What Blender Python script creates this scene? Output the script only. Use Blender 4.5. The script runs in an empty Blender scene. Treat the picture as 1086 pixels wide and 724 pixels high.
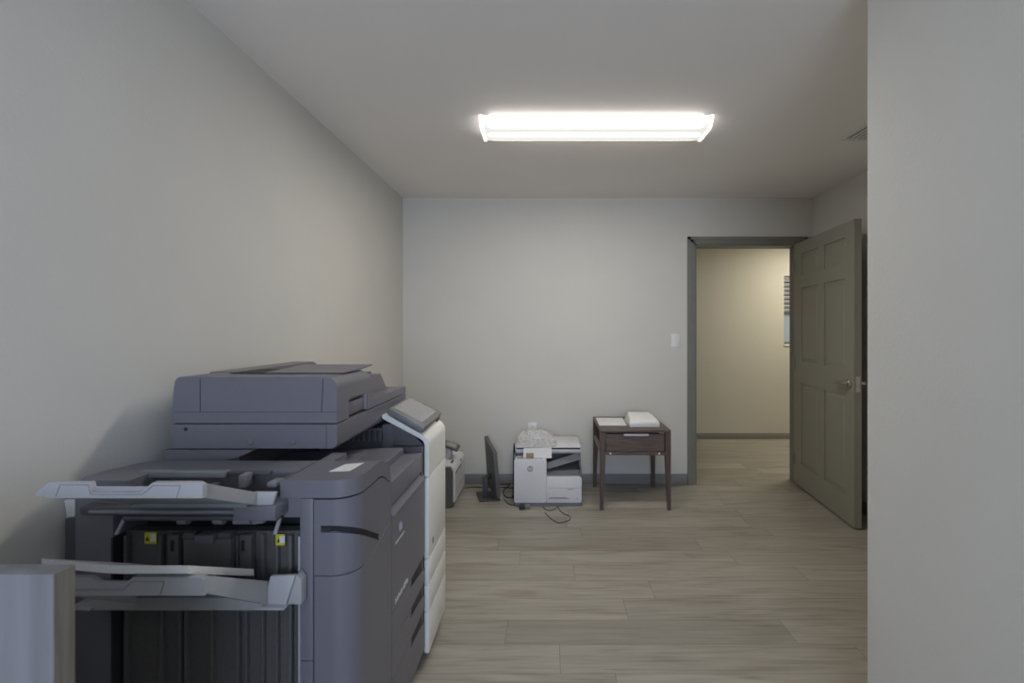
import bpy, bmesh, math, random
from mathutils import Vector, Matrix, noise as mnoise
random.seed(7)
PI = math.pi
S = bpy.context.scene
C = S.collection

# ------------------------------------------------------------------ camera, world, lights, exposure
FPX, VX, VY, CH = 483.0, 580.0, 350.0, 1.31        # focal length in pixels, vanishing point, camera height
cam_d = bpy.data.cameras.new('camera'); cam = bpy.data.objects.new('camera', cam_d); C.objects.link(cam)
cam.location = (0, 0, CH); cam.rotation_euler = (PI/2, 0, 0)
cam_d.sensor_width = 36; cam_d.lens = FPX/1086*36
cam_d.shift_x = -(VX-543)/1086; cam_d.shift_y = -(362-VY)/1086
cam_d.clip_start = 0.02
cam_d.dof.use_dof = True; cam_d.dof.focus_distance = 2.6; cam_d.dof.aperture_fstop = 5.0
S.camera = cam
S.view_settings.view_transform = 'Standard'; S.view_settings.look = 'None'
S.view_settings.gamma = 1; S.view_settings.use_curve_mapping = False
S.view_settings.exposure = 0.0

wd = bpy.data.worlds.new('sky'); S.world = wd; wd.use_nodes = True
wd.node_tree.nodes['Background'].inputs[0].default_value = (0.62, 0.78, 1, 1)
wd.node_tree.nodes['Background'].inputs[1].default_value = 0.6

def area(name, loc, rot, sx, sy, power, col):
    l = bpy.data.lights.new(name, 'AREA'); l.shape = 'RECTANGLE'; l.size = sx; l.size_y = sy
    l.energy = power; l.color = col
    o = bpy.data.objects.new(name, l); C.objects.link(o); o.location = loc; o.rotation_euler = rot
    return o
area('window_daylight', (0.1, -2.34, 1.5), (PI/2, 0, 0), 1.6, 1.3, 74, (0.63, 0.75, 1.0))
area('hall_lamp_light', (3.2, 4.7, 2.38), (0, 0, 0), 0.9, 0.5, 28, (1.0, 0.95, 0.82))
LAMP = 5.5

# ------------------------------------------------------------------ materials
MATS = {}
def pm(name, col, rough=0.5, var=0.06, scale=40.0, bump=0.0, bscale=None, metal=0.0, spec=0.5, trans=0.0, alpha=1.0, stretch=None):
    if name in MATS: return MATS[name]
    m = bpy.data.materials.new(name); m.use_nodes = True
    n = m.node_tree.nodes; L = m.node_tree.links; b = n['Principled BSDF']
    tc = n.new('ShaderNodeTexCoord'); mp = n.new('ShaderNodeMapping'); no = n.new('ShaderNodeTexNoise')
    if stretch: mp.inputs['Scale'].default_value = stretch
    no.inputs['Scale'].default_value = scale; no.inputs['Detail'].default_value = 4
    L.new(tc.outputs['Object'], mp.inputs[0]); L.new(mp.outputs[0], no.inputs['Vector'])
    rp = n.new('ShaderNodeValToRGB')
    rp.color_ramp.elements[0].position = 0.3; rp.color_ramp.elements[1].position = 0.7
    rp.color_ramp.elements[0].color = tuple(c*(1-var) for c in col)+(1,)
    rp.color_ramp.elements[1].color = tuple(min(1, c*(1+var)) for c in col)+(1,)
    L.new(no.outputs[0], rp.inputs[0]); L.new(rp.outputs[0], b.inputs['Base Color'])
    b.inputs['Roughness'].default_value = rough; b.inputs['Metallic'].default_value = metal
    b.inputs['Specular IOR Level'].default_value = spec
    b.inputs['Transmission Weight'].default_value = trans; b.inputs['Alpha'].default_value = alpha
    if bump:
        nb = n.new('ShaderNodeTexNoise'); nb.inputs['Scale'].default_value = bscale or scale; nb.inputs['Detail'].default_value = 3
        bp = n.new('ShaderNodeBump'); bp.inputs['Strength'].default_value = bump; bp.inputs['Distance'].default_value = 0.003
        L.new(tc.outputs['Object'], nb.inputs['Vector']); L.new(nb.outputs[0], bp.inputs['Height']); L.new(bp.outputs[0], b.inputs['Normal'])
    MATS[name] = m
    return m

WALL   = pm('wall_paint', (0.62, 0.60, 0.55), 0.75, 0.015, 3, 0.25, 90, spec=0.25)
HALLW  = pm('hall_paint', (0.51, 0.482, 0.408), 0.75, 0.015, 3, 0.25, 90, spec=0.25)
CEIL   = pm('ceiling_paint', (0.90, 0.86, 0.82), 0.9, 0.01, 3, 0.2, 120, spec=0.1)
TRIM   = pm('olive_grey_trim', (0.200, 0.200, 0.172), 0.45, 0.03, 8)
DOORM  = pm('olive_grey_door', (0.265, 0.257, 0.210), 0.5, 0.03, 8)
BASEB  = pm('grey_baseboard', (0.22, 0.22, 0.218), 0.5, 0.04, 12)
CHROME = pm('satin_nickel', (0.62, 0.60, 0.56), 0.28, 0.04, 60, metal=1.0)
WPLATE = pm('white_plate', (0.74, 0.73, 0.71), 0.4, 0.02)
COPY   = pm('copier_grey', (0.155, 0.151, 0.172), 0.42, 0.03, 200, 0.06, 900)
COPYD  = pm('copier_dark_grey', (0.090, 0.088, 0.095), 0.5, 0.04, 200)
BLACK  = pm('black_recess', (0.022, 0.022, 0.024), 0.6, 0.1)
RIB    = pm('black_ribbed_plastic', (0.11, 0.106, 0.103), 0.45, 0.08, 120)
SILV   = pm('silver_plastic', (0.37, 0.37, 0.375), 0.4, 0.03, 200)
SILVL  = pm('light_silver_plastic', (0.44, 0.44, 0.45), 0.38, 0.02, 200)
SLATE  = pm('slate_plastic', (0.20, 0.205, 0.23), 0.45, 0.05)
CWHITE = pm('copier_white', (0.78, 0.765, 0.72), 0.42, 0.02)
SCREEN = pm('panel_screen', (0.30, 0.30, 0.30), 0.25, 0.03)
SCRFR  = pm('panel_frame', (0.16, 0.16, 0.16), 0.4, 0.03)
LINE   = pm('panel_gap', (0.02, 0.02, 0.022), 0.7, 0.05)
PAPER  = pm('paper_white', (0.72, 0.71, 0.69), 0.7, 0.02)
YELLOW = pm('yellow_label', (0.62, 0.55, 0.03), 0.5, 0.05)
BLUEM  = pm('blue_grey_label', (0.22, 0.26, 0.45), 0.5, 0.05)
TEXTM  = pm('printed_letters', (0.62, 0.62, 0.60), 0.5, 0.02)
PWHITE = pm('printer_white', (0.66, 0.655, 0.665), 0.45, 0.02)
PSLATE = pm('printer_slate', (0.145, 0.145, 0.175), 0.5, 0.04)
PGREY  = pm('printer_grey', (0.19, 0.19, 0.195), 0.5, 0.05)
PGREYL = pm('printer_light_grey', (0.30, 0.295, 0.285), 0.5, 0.05)
PGREYF = pm('printer_flap_grey', (0.235, 0.232, 0.225), 0.4, 0.05)
TBLK   = pm('monitor_black', (0.05, 0.05, 0.053), 0.45, 0.06)
TBACK  = pm('monitor_back', (0.095, 0.095, 0.098), 0.5, 0.06)
CABLE  = pm('black_cable', (0.022, 0.021, 0.02), 0.5, 0.1)
BROWNC = pm('brown_card', (0.36, 0.24, 0.17), 0.7, 0.1)
GLASS  = pm('window_glass', (0.33, 0.38, 0.46), 0.08, 0.1, 3)
BLIND  = pm('blind_slat', (0.36, 0.36, 0.37), 0.5, 0.04)

def wood(name, c0, c1, stretch, rough=0.5, scale=6):
    m = bpy.data.materials.new(name); m.use_nodes = True
    n = m.node_tree.nodes; L = m.node_tree.links; b = n['Principled BSDF']
    tc = n.new('ShaderNodeTexCoord'); mp = n.new('ShaderNodeMapping'); mp.inputs['Scale'].default_value = stretch
    no = n.new('ShaderNodeTexNoise'); no.inputs['Scale'].default_value = scale; no.inputs['Detail'].default_value = 6; no.inputs['Distortion'].default_value = 0.6
    rp = n.new('ShaderNodeValToRGB'); rp.color_ramp.elements[0].position = 0.32; rp.color_ramp.elements[1].position = 0.68
    rp.color_ramp.elements[0].color = c0+(1,); rp.color_ramp.elements[1].color = c1+(1,)
    L.new(tc.outputs['Object'], mp.inputs[0]); L.new(mp.outputs[0], no.inputs['Vector']); L.new(no.outputs[0], rp.inputs[0]); L.new(rp.outputs[0], b.inputs['Base Color'])
    b.inputs['Roughness'].default_value = rough
    return m
WOODX = wood('walnut_grain_across', (0.062, 0.042, 0.035), (0.135, 0.095, 0.080), (1.5, 12, 14), 0.4)
WOODL = wood('walnut_lit_edge', (0.20, 0.16, 0.13), (0.30, 0.24, 0.20), (14, 1.5, 14), 0.4)  # paler walnut: light caught by the side rails is in the colour
WOODZ = wood('walnut_grain_upright', (0.060, 0.040, 0.033), (0.115, 0.078, 0.064), (14, 14, 1.5), 0.4)
GREYW = wood('grey_laminate_upright', (0.135, 0.13, 0.136), (0.195, 0.19, 0.20), (9, 9, 0.5), 0.5, 4)
GREYE = wood('grey_brown_edge_band', (0.13, 0.118, 0.098), (0.20, 0.18, 0.150), (30, 30, 1.2), 0.55, 4)

def floor_mat():
    m = bpy.data.materials.new('grey_oak_planks'); m.use_nodes = True
    n = m.node_tree.nodes; L = m.node_tree.links; b = n['Principled BSDF']
    tc = n.new('ShaderNodeTexCoord'); at = n.new('ShaderNodeAttribute'); at.attribute_name = 'plank'
    off = n.new('ShaderNodeVectorMath'); off.operation = 'MULTIPLY_ADD'; off.inputs[1].default_value = (37, 91, 13)
    L.new(at.outputs['Color'], off.inputs[0]); L.new(tc.outputs['Object'], off.inputs[2])
    def nz(sc, scale, det, dist):
        mp = n.new('ShaderNodeMapping'); mp.inputs['Scale'].default_value = sc
        no = n.new('ShaderNodeTexNoise'); no.inputs['Scale'].default_value = scale; no.inputs['Detail'].default_value = det; no.inputs['Distortion'].default_value = dist
        L.new(off.outputs[0], mp.inputs[0]); L.new(mp.outputs[0], no.inputs['Vector']); return no.outputs[0]
    fine = nz((1.2, 34, 1), 3.0, 8, 0.4); broad = nz((0.9, 7, 1), 2.2, 5, 1.4)
    mix = n.new('ShaderNodeMath'); mix.operation = 'MULTIPLY_ADD'; mix.inputs[1].default_value = 0.46
    h = n.new('ShaderNodeMath'); h.operation = 'MULTIPLY'; h.inputs[1].default_value = 0.54
    L.new(broad, h.inputs[0]); L.new(fine, mix.inputs[0]); L.new(h.outputs[0], mix.inputs[2])
    rp = n.new('ShaderNodeValToRGB'); e = rp.color_ramp.elements
    e[0].position = 0.34; e[0].color = (0.210, 0.185, 0.150, 1); e[1].position = 0.66; e[1].color = (0.355, 0.325, 0.270, 1)
    k = e.new(0.46); k.color = (0.288, 0.261, 0.214, 1)
    L.new(mix.outputs[0], rp.inputs[0])
    sep = n.new('ShaderNodeSeparateColor'); L.new(at.outputs['Color'], sep.inputs[0])
    mr = n.new('ShaderNodeMapRange'); mr.inputs[3].default_value = 0.86; mr.inputs[4].default_value = 1.12
    L.new(sep.outputs[0], mr.inputs[0])
    mu = n.new('ShaderNodeVectorMath'); mu.operation = 'SCALE'
    L.new(rp.outputs[0], mu.inputs[0]); L.new(mr.outputs[0], mu.inputs['Scale']); L.new(mu.outputs[0], b.inputs['Base Color'])
    b.inputs['Roughness'].default_value = 0.42; b.inputs['Specular IOR Level'].default_value = 0.4
    bp = n.new('ShaderNodeBump'); bp.inputs['Strength'].default_value = 0.15; bp.inputs['Distance'].default_value = 0.002
    L.new(fine, bp.inputs['Height']); L.new(bp.outputs[0], b.inputs['Normal'])
    return m

# ------------------------------------------------------------------ geometry helpers
def X(px, d): return (px-VX)*d/FPX
def Z(py, d): return CH-(py-VY)*d/FPX
def P(px, py, d): return Vector((X(px, d), d, Z(py, d)))

def base_of(o):
    v = Vector((0, 0, 0))
    while o is not None: v += o.location; o = o.parent
    return v

class MB:
    def __init__(s): s.bm = bmesh.new()
    def _merge(s, t, bevel=0, seg=2):
        bmesh.ops.recalc_face_normals(t, faces=t.faces[:])
        if bevel:
            bmesh.ops.bevel(t, geom=[e for e in t.edges if e.calc_face_angle(0) > 0.5], offset=bevel, segments=seg, affect='EDGES', profile=0.5)
        me = bpy.data.meshes.new('t'); t.to_mesh(me); t.free(); s.bm.from_mesh(me); bpy.data.meshes.remove(me)
        return s
    def box(s, x0, x1, y0, y1, z0, z1, bevel=0, seg=2, rot=None):
        t = bmesh.new()
        bmesh.ops.create_cube(t, size=1, matrix=Matrix.Translation(((x0+x1)/2, (y0+y1)/2, (z0+z1)/2)) @ Matrix.Diagonal((abs(x1-x0), abs(y1-y0), abs(z1-z0), 1)))
        if rot: bmesh.ops.rotate(t, verts=t.verts[:], cent=((x0+x1)/2, (y0+y1)/2, (z0+z1)/2), matrix=rot)
        return s._merge(t, bevel, seg)
    def prism(s, poly, axis, a0, a1, bevel=0, seg=2):
        t = bmesh.new()
        def mk(p, a):
            return {'x': (a, p[0], p[1]), 'y': (p[0], a, p[1]), 'z': (p[0], p[1], a)}[axis]
        lo = [t.verts.new(mk(p, a0)) for p in poly]; hi = [t.verts.new(mk(p, a1)) for p in poly]
        t.faces.new(lo); t.faces.new(hi[::-1])
        for i in range(len(poly)):
            j = (i+1) % len(poly); t.faces.new((lo[i], hi[i], hi[j], lo[j]))
        return s._merge(t, bevel, seg)
    def hexa(s, bot, top, bevel=0):                   # two quads, corner to corner
        t = bmesh.new(); a = [t.verts.new(p) for p in bot]; b = [t.verts.new(p) for p in top]
        t.faces.new(a); t.faces.new(b[::-1])
        for i in range(len(a)):
            j = (i+1) % len(a); t.faces.new((a[i], b[i], b[j], a[j]))
        return s._merge(t, bevel)
    def tube(s, pts, r, n=8, close=False):
        t = bmesh.new(); pts = [Vector(p) for p in pts]; rings = []
        for i, p in enumerate(pts):
            d = (pts[min(i+1, len(pts)-1)]-pts[max(i-1, 0)]).normalized()
            up = Vector((0, 0, 1)) if abs(d.z) < 0.95 else Vector((1, 0, 0))
            u = d.cross(up).normalized(); v = d.cross(u)
            rr = r[i] if isinstance(r, (list, tuple)) else r
            rings.append([t.verts.new(p+(u*math.cos(2*PI*k/n)+v*math.sin(2*PI*k/n))*rr) for k in range(n)])
        for a, b in zip(rings, rings[1:]):
            for k in range(n): t.faces.new((a[k], a[(k+1) % n], b[(k+1) % n], b[k]))
        t.faces.new(rings[0]); t.faces.new(rings[-1][::-1])
        return s._merge(t)
    def disc(s, c, axis, r, h, n=24, bevel=0):
        pts = [(math.cos(2*PI*k/n)*r, math.sin(2*PI*k/n)*r) for k in range(n)]
        i = 'xyz'.index(axis); o = [q for k, q in enumerate(c) if k != i]
        return s.prism([(a+o[0], b+o[1]) for a, b in pts], axis, c[i]-h/2, c[i]+h/2, bevel)
    def text(s, body, size, M, depth=0.0006, align='LEFT'):
        cu = bpy.data.curves.new('txt', 'FONT'); cu.body = body; cu.size = size; cu.extrude = depth; cu.align_x = align
        ob = bpy.data.objects.new('txt', cu); C.objects.link(ob)
        dg = bpy.context.evaluated_depsgraph_get(); me = bpy.data.meshes.new_from_object(ob.evaluated_get(dg))
        me.transform(M); s.bm.from_mesh(me)
        bpy.data.objects.remove(ob); bpy.data.curves.remove(cu); bpy.data.meshes.remove(me)
        return s
    def build(s, name, mat, parent=None, local=False, smooth=40, bevel=0, seg=2):
        bm = s.bm
        if parent is not None and not local:
            bmesh.ops.translate(bm, verts=bm.verts[:], vec=-base_of(parent))
        me = bpy.data.meshes.new(name); bm.to_mesh(me); bm.free()
        me.materials.append(mat)
        if smooth:
            me.polygons.foreach_set('use_smooth', [True]*len(me.polygons)); me.set_sharp_from_angle(angle=math.radians(smooth))
        o = bpy.data.objects.new(name, me); C.objects.link(o)
        if parent is not None: o.parent = parent
        if bevel:
            b = o.modifiers.new('bevel', 'BEVEL'); b.width = bevel; b.segments = seg; b.limit_method = 'ANGLE'; b.angle_limit = 0.6; b.harden_normals = True
        return o

def boolmesh(a, others):
    """a: MB, others: list of (MB, op). Returns a new MB with the boolean applied."""
    oa = a.build('ba', LINE, smooth=0); tmp = [oa]
    for b, op in others:
        ob = b.build('bb', LINE, smooth=0); tmp.append(ob)
        md = oa.modifiers.new('b', 'BOOLEAN'); md.operation = op; md.object = ob; md.solver = 'EXACT'
    dg = bpy.context.evaluated_depsgraph_get(); dg.update()
    me = bpy.data.meshes.new_from_object(oa.evaluated_get(dg))
    r = MB(); r.bm.from_mesh(me); bpy.data.meshes.remove(me)
    for o in tmp:
        m = o.data; bpy.data.objects.remove(o); bpy.data.meshes.remove(m)
    bmesh.ops.remove_doubles(r.bm, verts=r.bm.verts[:], dist=1e-5)
    return r

def arc(cx, cy, r, a0, a1, n=8):
    return [(cx+r*math.cos(math.radians(a0+(a1-a0)*k/n)), cy+r*math.sin(math.radians(a0+(a1-a0)*k/n))) for k in range(n+1)]
def rrect(x0, x1, y0, y1, r, n=5):
    return arc(x1-r, y0+r, r, -90, 0, n)+arc(x1-r, y1-r, r, 0, 90, n)+arc(x0+r, y1-r, r, 90, 180, n)+arc(x0+r, y0+r, r, 180, 270, n)
def tag(o, label, cat, group=None):
    o['label'] = label; o['category'] = cat
    if group: o['group'] = group
    return o
def thing(name, loc, label, cat, group=None, rz=0):
    o = bpy.data.objects.new(name, None); C.objects.link(o); o.location = loc; o.rotation_euler = (0, 0, rz)
    o.empty_display_size = 0.1
    return tag(o, label, cat, group)
def struct(o):
    o['kind'] = 'structure'; return o
def catmull(pts, n=8):
    pts = [Vector(p) for p in pts]; q = [pts[0]]+pts+[pts[-1]]; out = []
    for i in range(1, len(q)-2):
        for k in range(n):
            t = k/n; a, b, c, d = q[i-1:i+3]
            out.append(0.5*((2*b)+(c-a)*t+(2*a-5*b+4*c-d)*t*t+(3*b-a-3*c+d)*t**3))
    return out+[pts[-1]]

# ------------------------------------------------------------------ the room shell
LX, BY, RX, H = -1.232, 3.89, 2.27, 2.44           # left wall, back wall, right wall, ceiling height
NX, NY, RY = 1.015, 1.45, -2.2                     # near wall on the right, its corner, rear wall
HY = 5.5                                           # far wall of the hall
# floor of separate planks
t = bmesh.new(); lay = t.loops.layers.float_color.new('plank')
PW, PL = 0.1615, 1.225
known = {0: 0.26, 1: 0.052, 2: 1.05, 3: 0.37, 4: 0.53, 5: 0.147, 6: 1.07}
rng = random.Random(3)
y0 = 1.738-PW; g = 0.0007
for r in range(-24, 26):
    ya = y0+r*PW; yb = ya+PW
    if ya > HY+0.1 or yb < RY-0.1: continue
    x = known.get(r, rng.uniform(0, PL)); x -= math.ceil((x-LX)/PL)*PL
    while x < 4.6:
        vs = [t.verts.new(p) for p in ((x+g, ya+g, 0), (x+PL-g, ya+g, 0), (x+PL-g, yb-g, 0), (x+g, yb-g, 0))]
        f = t.faces.new(vs); col = (rng.random(), rng.random(), rng.random(), 1)
        for l in f.loops: l[lay] = col
        x += PL
# sub-floor one millimetre below the plank faces shows in the joints
vs = [t.verts.new(p) for p in ((LX, RY, -0.0012), (4.6, RY, -0.0012), (4.6, HY, -0.0012), (LX, HY, -0.0012))]
f = t.faces.new(vs)
for l in f.loops: l[lay] = (0, 0, 0, 1)
me = bpy.data.meshes.new('floor'); t.to_mesh(me); t.free(); me.materials.append(floor_mat())
mdark = pm('plank_joint', (0.10, 0.088, 0.072), 0.8, 0.05); me.materials.append(mdark); me.polygons[len(me.polygons)-1].material_index = 1
fl = bpy.data.objects.new('floor', me); C.objects.link(fl); struct(fl)

T = 0.12
struct(MB().box(LX-T, 4.7, RY-T, HY+T, H, H+0.1).build('ceiling', CEIL, smooth=0))
struct(MB().box(LX-T, LX, RY-T, BY+T, -0.02, H).build('wall_left', WALL, smooth=0))
DX0, DX1, DH = 1.258, 2.158, 2.045                  # door opening
struct(MB().box(LX, DX0, BY, BY+T, -0.02, H).box(DX1, RX+T, BY, BY+T, -0.02, H).box(DX0, DX1, BY, BY+T, DH, H).build('wall_back', WALL, smooth=0))
struct(MB().box(RX, RX+T, NY-T, BY, -0.02, H).build('wall_right', WALL, smooth=0))
nw = [(NX, RY), (NX, NY-0.012)]+arc(NX+0.012, NY-0.012, 0.012, 180, 90, 5)+[(RX, NY), (RX, NY-T), (NX+T, NY-T), (NX+T, RY)]
struct(MB().prism(nw, 'z', -0.02, H).build('wall_near_right', WALL))
WX0, WX1, WZ0, WZ1 = -0.70, 0.90, 0.85, 2.15
struct(MB().box(LX, WX0, RY-T, RY, -0.02, H).box(WX1, NX+T, RY-T, RY, -0.02, H).box(WX0, WX1, RY-T, RY, -0.02, WZ0).box(WX0, WX1, RY-T, RY, WZ1, H).build('wall_rear', WALL, smooth=0))
w = MB()
for a in (WX0, (WX0+WX1)/2-0.02, WX1-0.04): w.box(a, a+0.04, RY-0.09, RY-0.05, WZ0, WZ1)
w.box(WX0, WX1, RY-0.09, RY-0.05, WZ0, WZ0+0.04).box(WX0, WX1, RY-0.09, RY-0.05, WZ1-0.04, WZ1)
struct(w.build('window_1', WPLATE))
# hall
HWX0, HWX1, HWZ0, HWZ1 = X(831.5, HY), 3.75, 1.14, 1.965
struct(MB().box(0.2, HWX0, HY, HY+T, -0.02, H).box(HWX1, 4.6, HY, HY+T, -0.02, H).box(HWX0, HWX1, HY, HY+T, -0.02, HWZ0).box(HWX0, HWX1, HY, HY+T, HWZ1, H).build('wall_hall', HALLW, smooth=0))
struct(MB().box(0.2-T, 0.2, BY+T, HY, -0.02, H).build('wall_hall_left', HALLW, smooth=0))
struct(MB().box(4.6, 4.6+T, BY, HY, -0.02, H).build('wall_hall_right', HALLW, smooth=0))
struct(MB().box(RX+T, 4.6, BY, BY+T, -0.02, H).build('wall_hall_near', HALLW, smooth=0))
# hall window: reveal, frame, glass, blind
hw = struct(MB().box(HWX0, HWX1, HY+0.07, HY+0.11, HWZ0, HWZ0+0.03).box(HWX0, HWX1, HY+0.07, HY+0.11, HWZ1-0.03, HWZ1)
            .box(HWX0, HWX0+0.03, HY+0.07, HY+0.11, HWZ0, HWZ1).box(HWX1-0.03, HWX1, HY+0.07, HY+0.11, HWZ0, HWZ1)
            .box((HWX0+HWX1)/2-0.015, (HWX0+HWX1)/2+0.015, HY+0.07, HY+0.11, HWZ0, HWZ1).build('window_2', TRIM))
MB().box(HWX0+0.02, HWX1-0.02, HY+0.085, HY+0.092, HWZ0+0.02, HWZ1-0.02).build('glass_pane', GLASS, hw)
b = MB()
for k in range(8):
    z = HWZ1-0.05-k*0.052; b.box(HWX0+0.005, HWX1-0.005, HY+0.035, HY+0.06, z-0.013, z+0.013, rot=Matrix.Rotation(0.5, 3, 'X'))
b.box(HWX0+0.003, HWX1-0.003, HY+0.03, HY+0.065, HWZ1-0.03, HWZ1-0.002)
b.build('blind_slats', BLIND, hw)
MB().box(HWX0-0.0, HWX1, HY-0.012, HY+0.07, HWZ0-0.022, HWZ0, 0.004).build('window_sill', WPLATE, hw)
# baseboards
def board(name, x0, x1, y0, y1, h, mat): return struct(MB().box(x0, x1, y0, y1, 0.0005, h, 0.003).build(name, mat))
BBH = 0.085
board('baseboard_left', LX+0.0005, LX+0.013, RY, BY-0.001, BBH, BASEB)
board('baseboard_back', LX+0.0135, DX0-0.062, BY-0.013, BY-0.0005, BBH, BASEB)
board('baseboard_right', RX-0.013, RX-0.0005, NY+0.001, BY-0.02, BBH, BASEB)
board('baseboard_near_right', NX-0.013, NX-0.0005, RY, NY, BBH, BASEB)
board('baseboard_hall', 0.2, 4.6, HY-0.013, HY-0.0005, 0.07, TRIM)
# door frame: jambs through the wall and a stepped casing on the room side
c = MB()
c.box(DX0, DX0+0.018, BY-0.006, BY+T+0.006, 0.0005, DH).box(DX1-0.018, DX1, BY-0.006, BY+T+0.006, 0.0005, DH).box(DX0, DX1, BY-0.006, BY+T+0.006, DH-0.018, DH)
c.box(DX0+0.018, DX0+0.03, BY+0.055, BY+0.09, 0.0005, DH-0.018)
for a, bb, th in ((-0.060, -0.036, 0.022), (-0.036, -0.012, 0.015), (-0.012, 0.004, 0.019)):
    c.box(DX0+a, DX0+bb, BY-th, BY-0.0005, 0.0005, DH-a)
    c.box(DX1-bb, DX1-a, BY-th, BY-0.0005, 0.0005, DH-a)
    c.box(DX0+a, DX1-a, BY-th, BY-0.0005, DH-bb, DH-a)
struct(c.build('trim_1', TRIM))

# ------------------------------------------------------------------ the open door
hx, hy = 2.108, 3.885; fx, fy = 2.015, 2.985
ang = math.atan2(fy-hy, fx-hx)
DL = math.hypot(fx-hx, fy-hy); DT = 0.045; DZ0, DZ1 = 0.012, 2.04
door = bpy.data.objects.new('door_1', None); C.objects.link(door); door.location = (hx, hy, 0); door.rotation_euler = (0, 0, ang); struct(door)
# local frame: x along the leaf from the hinge; the face seen from the room is at y = 0, the leaf's thickness runs to +y
cols = [(0.135, 0.418), (0.512, 0.795)]; rows = [(0.20, 0.87), (1.05, 1.66), (1.76, 1.94)]
leaf = MB().box(0, DL, 0.008, DT-0.008, DZ0, DZ1)
for s0, s1 in ((0, 0.008), (DT-0.008, DT)):
    xs = [0, cols[0][0], cols[0][1], cols[1][0], cols[1][1], DL]
    for i in (0, 2, 4): leaf.box(xs[i], xs[i+1], s0, s1, DZ0, DZ1)
    zs = [DZ0, rows[0][0], rows[0][1], rows[1][0], rows[1][1], rows[2][0], rows[2][1], DZ1]
    for (xa, xb) in cols:
        for i in (0, 2, 4, 6): leaf.box(xa, xb, s0, s1, zs[i], zs[i+1])
leaf.build('door_leaf', DOORM, door, local=True, smooth=0)
for xa, xb in cols:
    for za, zb in rows:
        p = MB(); m_ = 0.008; q = 0.034
        for ya, yb in ((0.0082, 0.0025), (DT-0.0082, DT-0.0025)):
            p.hexa([(xa+m_, ya, za+m_), (xb-m_, ya, za+m_), (xb-m_, ya, zb-m_), (xa+m_, ya, zb-m_)],
                   [(xa+q, yb, za+q), (xb-q, yb, za+q), (xb-q, yb, zb-q), (xa+q, yb, zb-q)])
        p.build('raised_panel', DOORM, door, local=True, smooth=0)
hxl = DL-0.065
for sgn, y in ((-1, 0.0), (1, DT)):
    h = MB().disc((hxl, y+sgn*0.006, 0.955), 'y', 0.034, 0.012, 28, 0.003).disc((hxl, y+sgn*0.018, 0.955), 'y', 0.019, 0.016, 20, 0.003)
    h.tube([(hxl, y+sgn*0.01, 0.955), (hxl, y+sgn*0.05, 0.955)], 0.011, 12)
    h.tube(catmull([(hxl+0.004, y+sgn*0.05, 0.955), (hxl-0.03, y+sgn*0.054, 0.957), (hxl-0.075, y+sgn*0.052, 0.957), (hxl-0.118, y+sgn*0.046, 0.953)], 5), [0.011]*6+[0.0095]*5+[0.008]*5, 10)
    h.build('lever_handle', CHROME, door, local=True)
MB().box(DL-0.001, DL+0.0015, 0.009, 0.036, 0.905, 1.005).box(DL, DL+0.010, 0.014, 0.030, 0.94, 0.968, 0.003).build('latch_plate', CHROME, door, local=True)
for z in (0.22, 1.03, 1.84):
    MB().tube([(-0.006, -0.003, z-0.045), (-0.006, -0.003, z+0.045)], 0.006, 10).box(-0.002, 0.03, -0.0012, 0.0005, z-0.045, z+0.045).build('hinge', TRIM, door, local=True)

# ------------------------------------------------------------------ ceiling light
lx0, lx1 = -0.356, 0.876
light = thing('ceiling_light', ((lx0+lx1)/2, 2.50, H), 'long white wraparound fluorescent light glowing on the ceiling', 'ceiling light')
prof = [(2.392, H-0.0005), (2.392, H-0.014), (2.418, H-0.048), (2.440, H-0.056), (2.575, H-0.056), (2.598, H-0.048), (2.622, H-0.014), (2.622, H-0.0005)]
em = bpy.data.materials.new('lit_diffuser'); em.use_nodes = True
n = em.node_tree.nodes; L = em.node_tree.links; b = n['Principled BSDF']
tc = n.new('ShaderNodeTexCoord'); sp = n.new('ShaderNodeSeparateXYZ'); L.new(tc.outputs['Object'], sp.inputs[0])
def mth(op, a, b_=None, v=None):
    q = n.new('ShaderNodeMath'); q.operation = op
    if isinstance(a, (int, float)): q.inputs[0].default_value = a
    else: L.new(a, q.inputs[0])
    if b_ is not None: L.new(b_, q.inputs[1])
    if v is not None: q.inputs[1].default_value = v
    return q.outputs[0]
ax = mth('ABSOLUTE', sp.outputs[0])
xe = mth('MAXIMUM', mth('SUBTRACT', ax, v=0.535), v=0.0)
def band(centre, half):
    # glow of one tube behind the diffuser: a soft capsule around the tube's line (Y of the tube, in metres)
    yy = mth('MULTIPLY', mth('SUBTRACT', sp.outputs[1], v=centre), v=1.0)
    rr = mth('SQRT', mth('ADD', mth('POWER', yy, v=2.0), mth('POWER', mth('MULTIPLY', xe, v=0.62), v=2.0)))
    mr = n.new('ShaderNodeMapRange'); mr.interpolation_type = 'SMOOTHSTEP'
    L.new(rr, mr.inputs[0]); mr.inputs[1].default_value = half*0.75; mr.inputs[2].default_value = half*1.05; mr.inputs[3].default_value = 1; mr.inputs[4].default_value = 0
    return mr.outputs[0]
glow = mth('MAXIMUM', band(-0.090, 0.026), band(0.007, 0.033))
glow = mth('MAXIMUM', glow, band(0.104, 0.026))
st = mth('ADD', mth('MULTIPLY', glow, v=LAMP), v=0.66)
L.new(st, b.inputs['Emission Strength']); b.inputs['Emission Color'].default_value = (1.0, 0.965, 0.90, 1)
b.inputs['Base Color'].default_value = (0.75, 0.75, 0.72, 1); b.inputs['Roughness'].default_value = 0.4
MB().prism(prof, 'x', lx0+0.014, lx1-0.014).build('diffuser', em, light, smooth=60)
CAPM = bpy.data.materials.new('lit_end_cap'); CAPM.use_nodes = True
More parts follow.
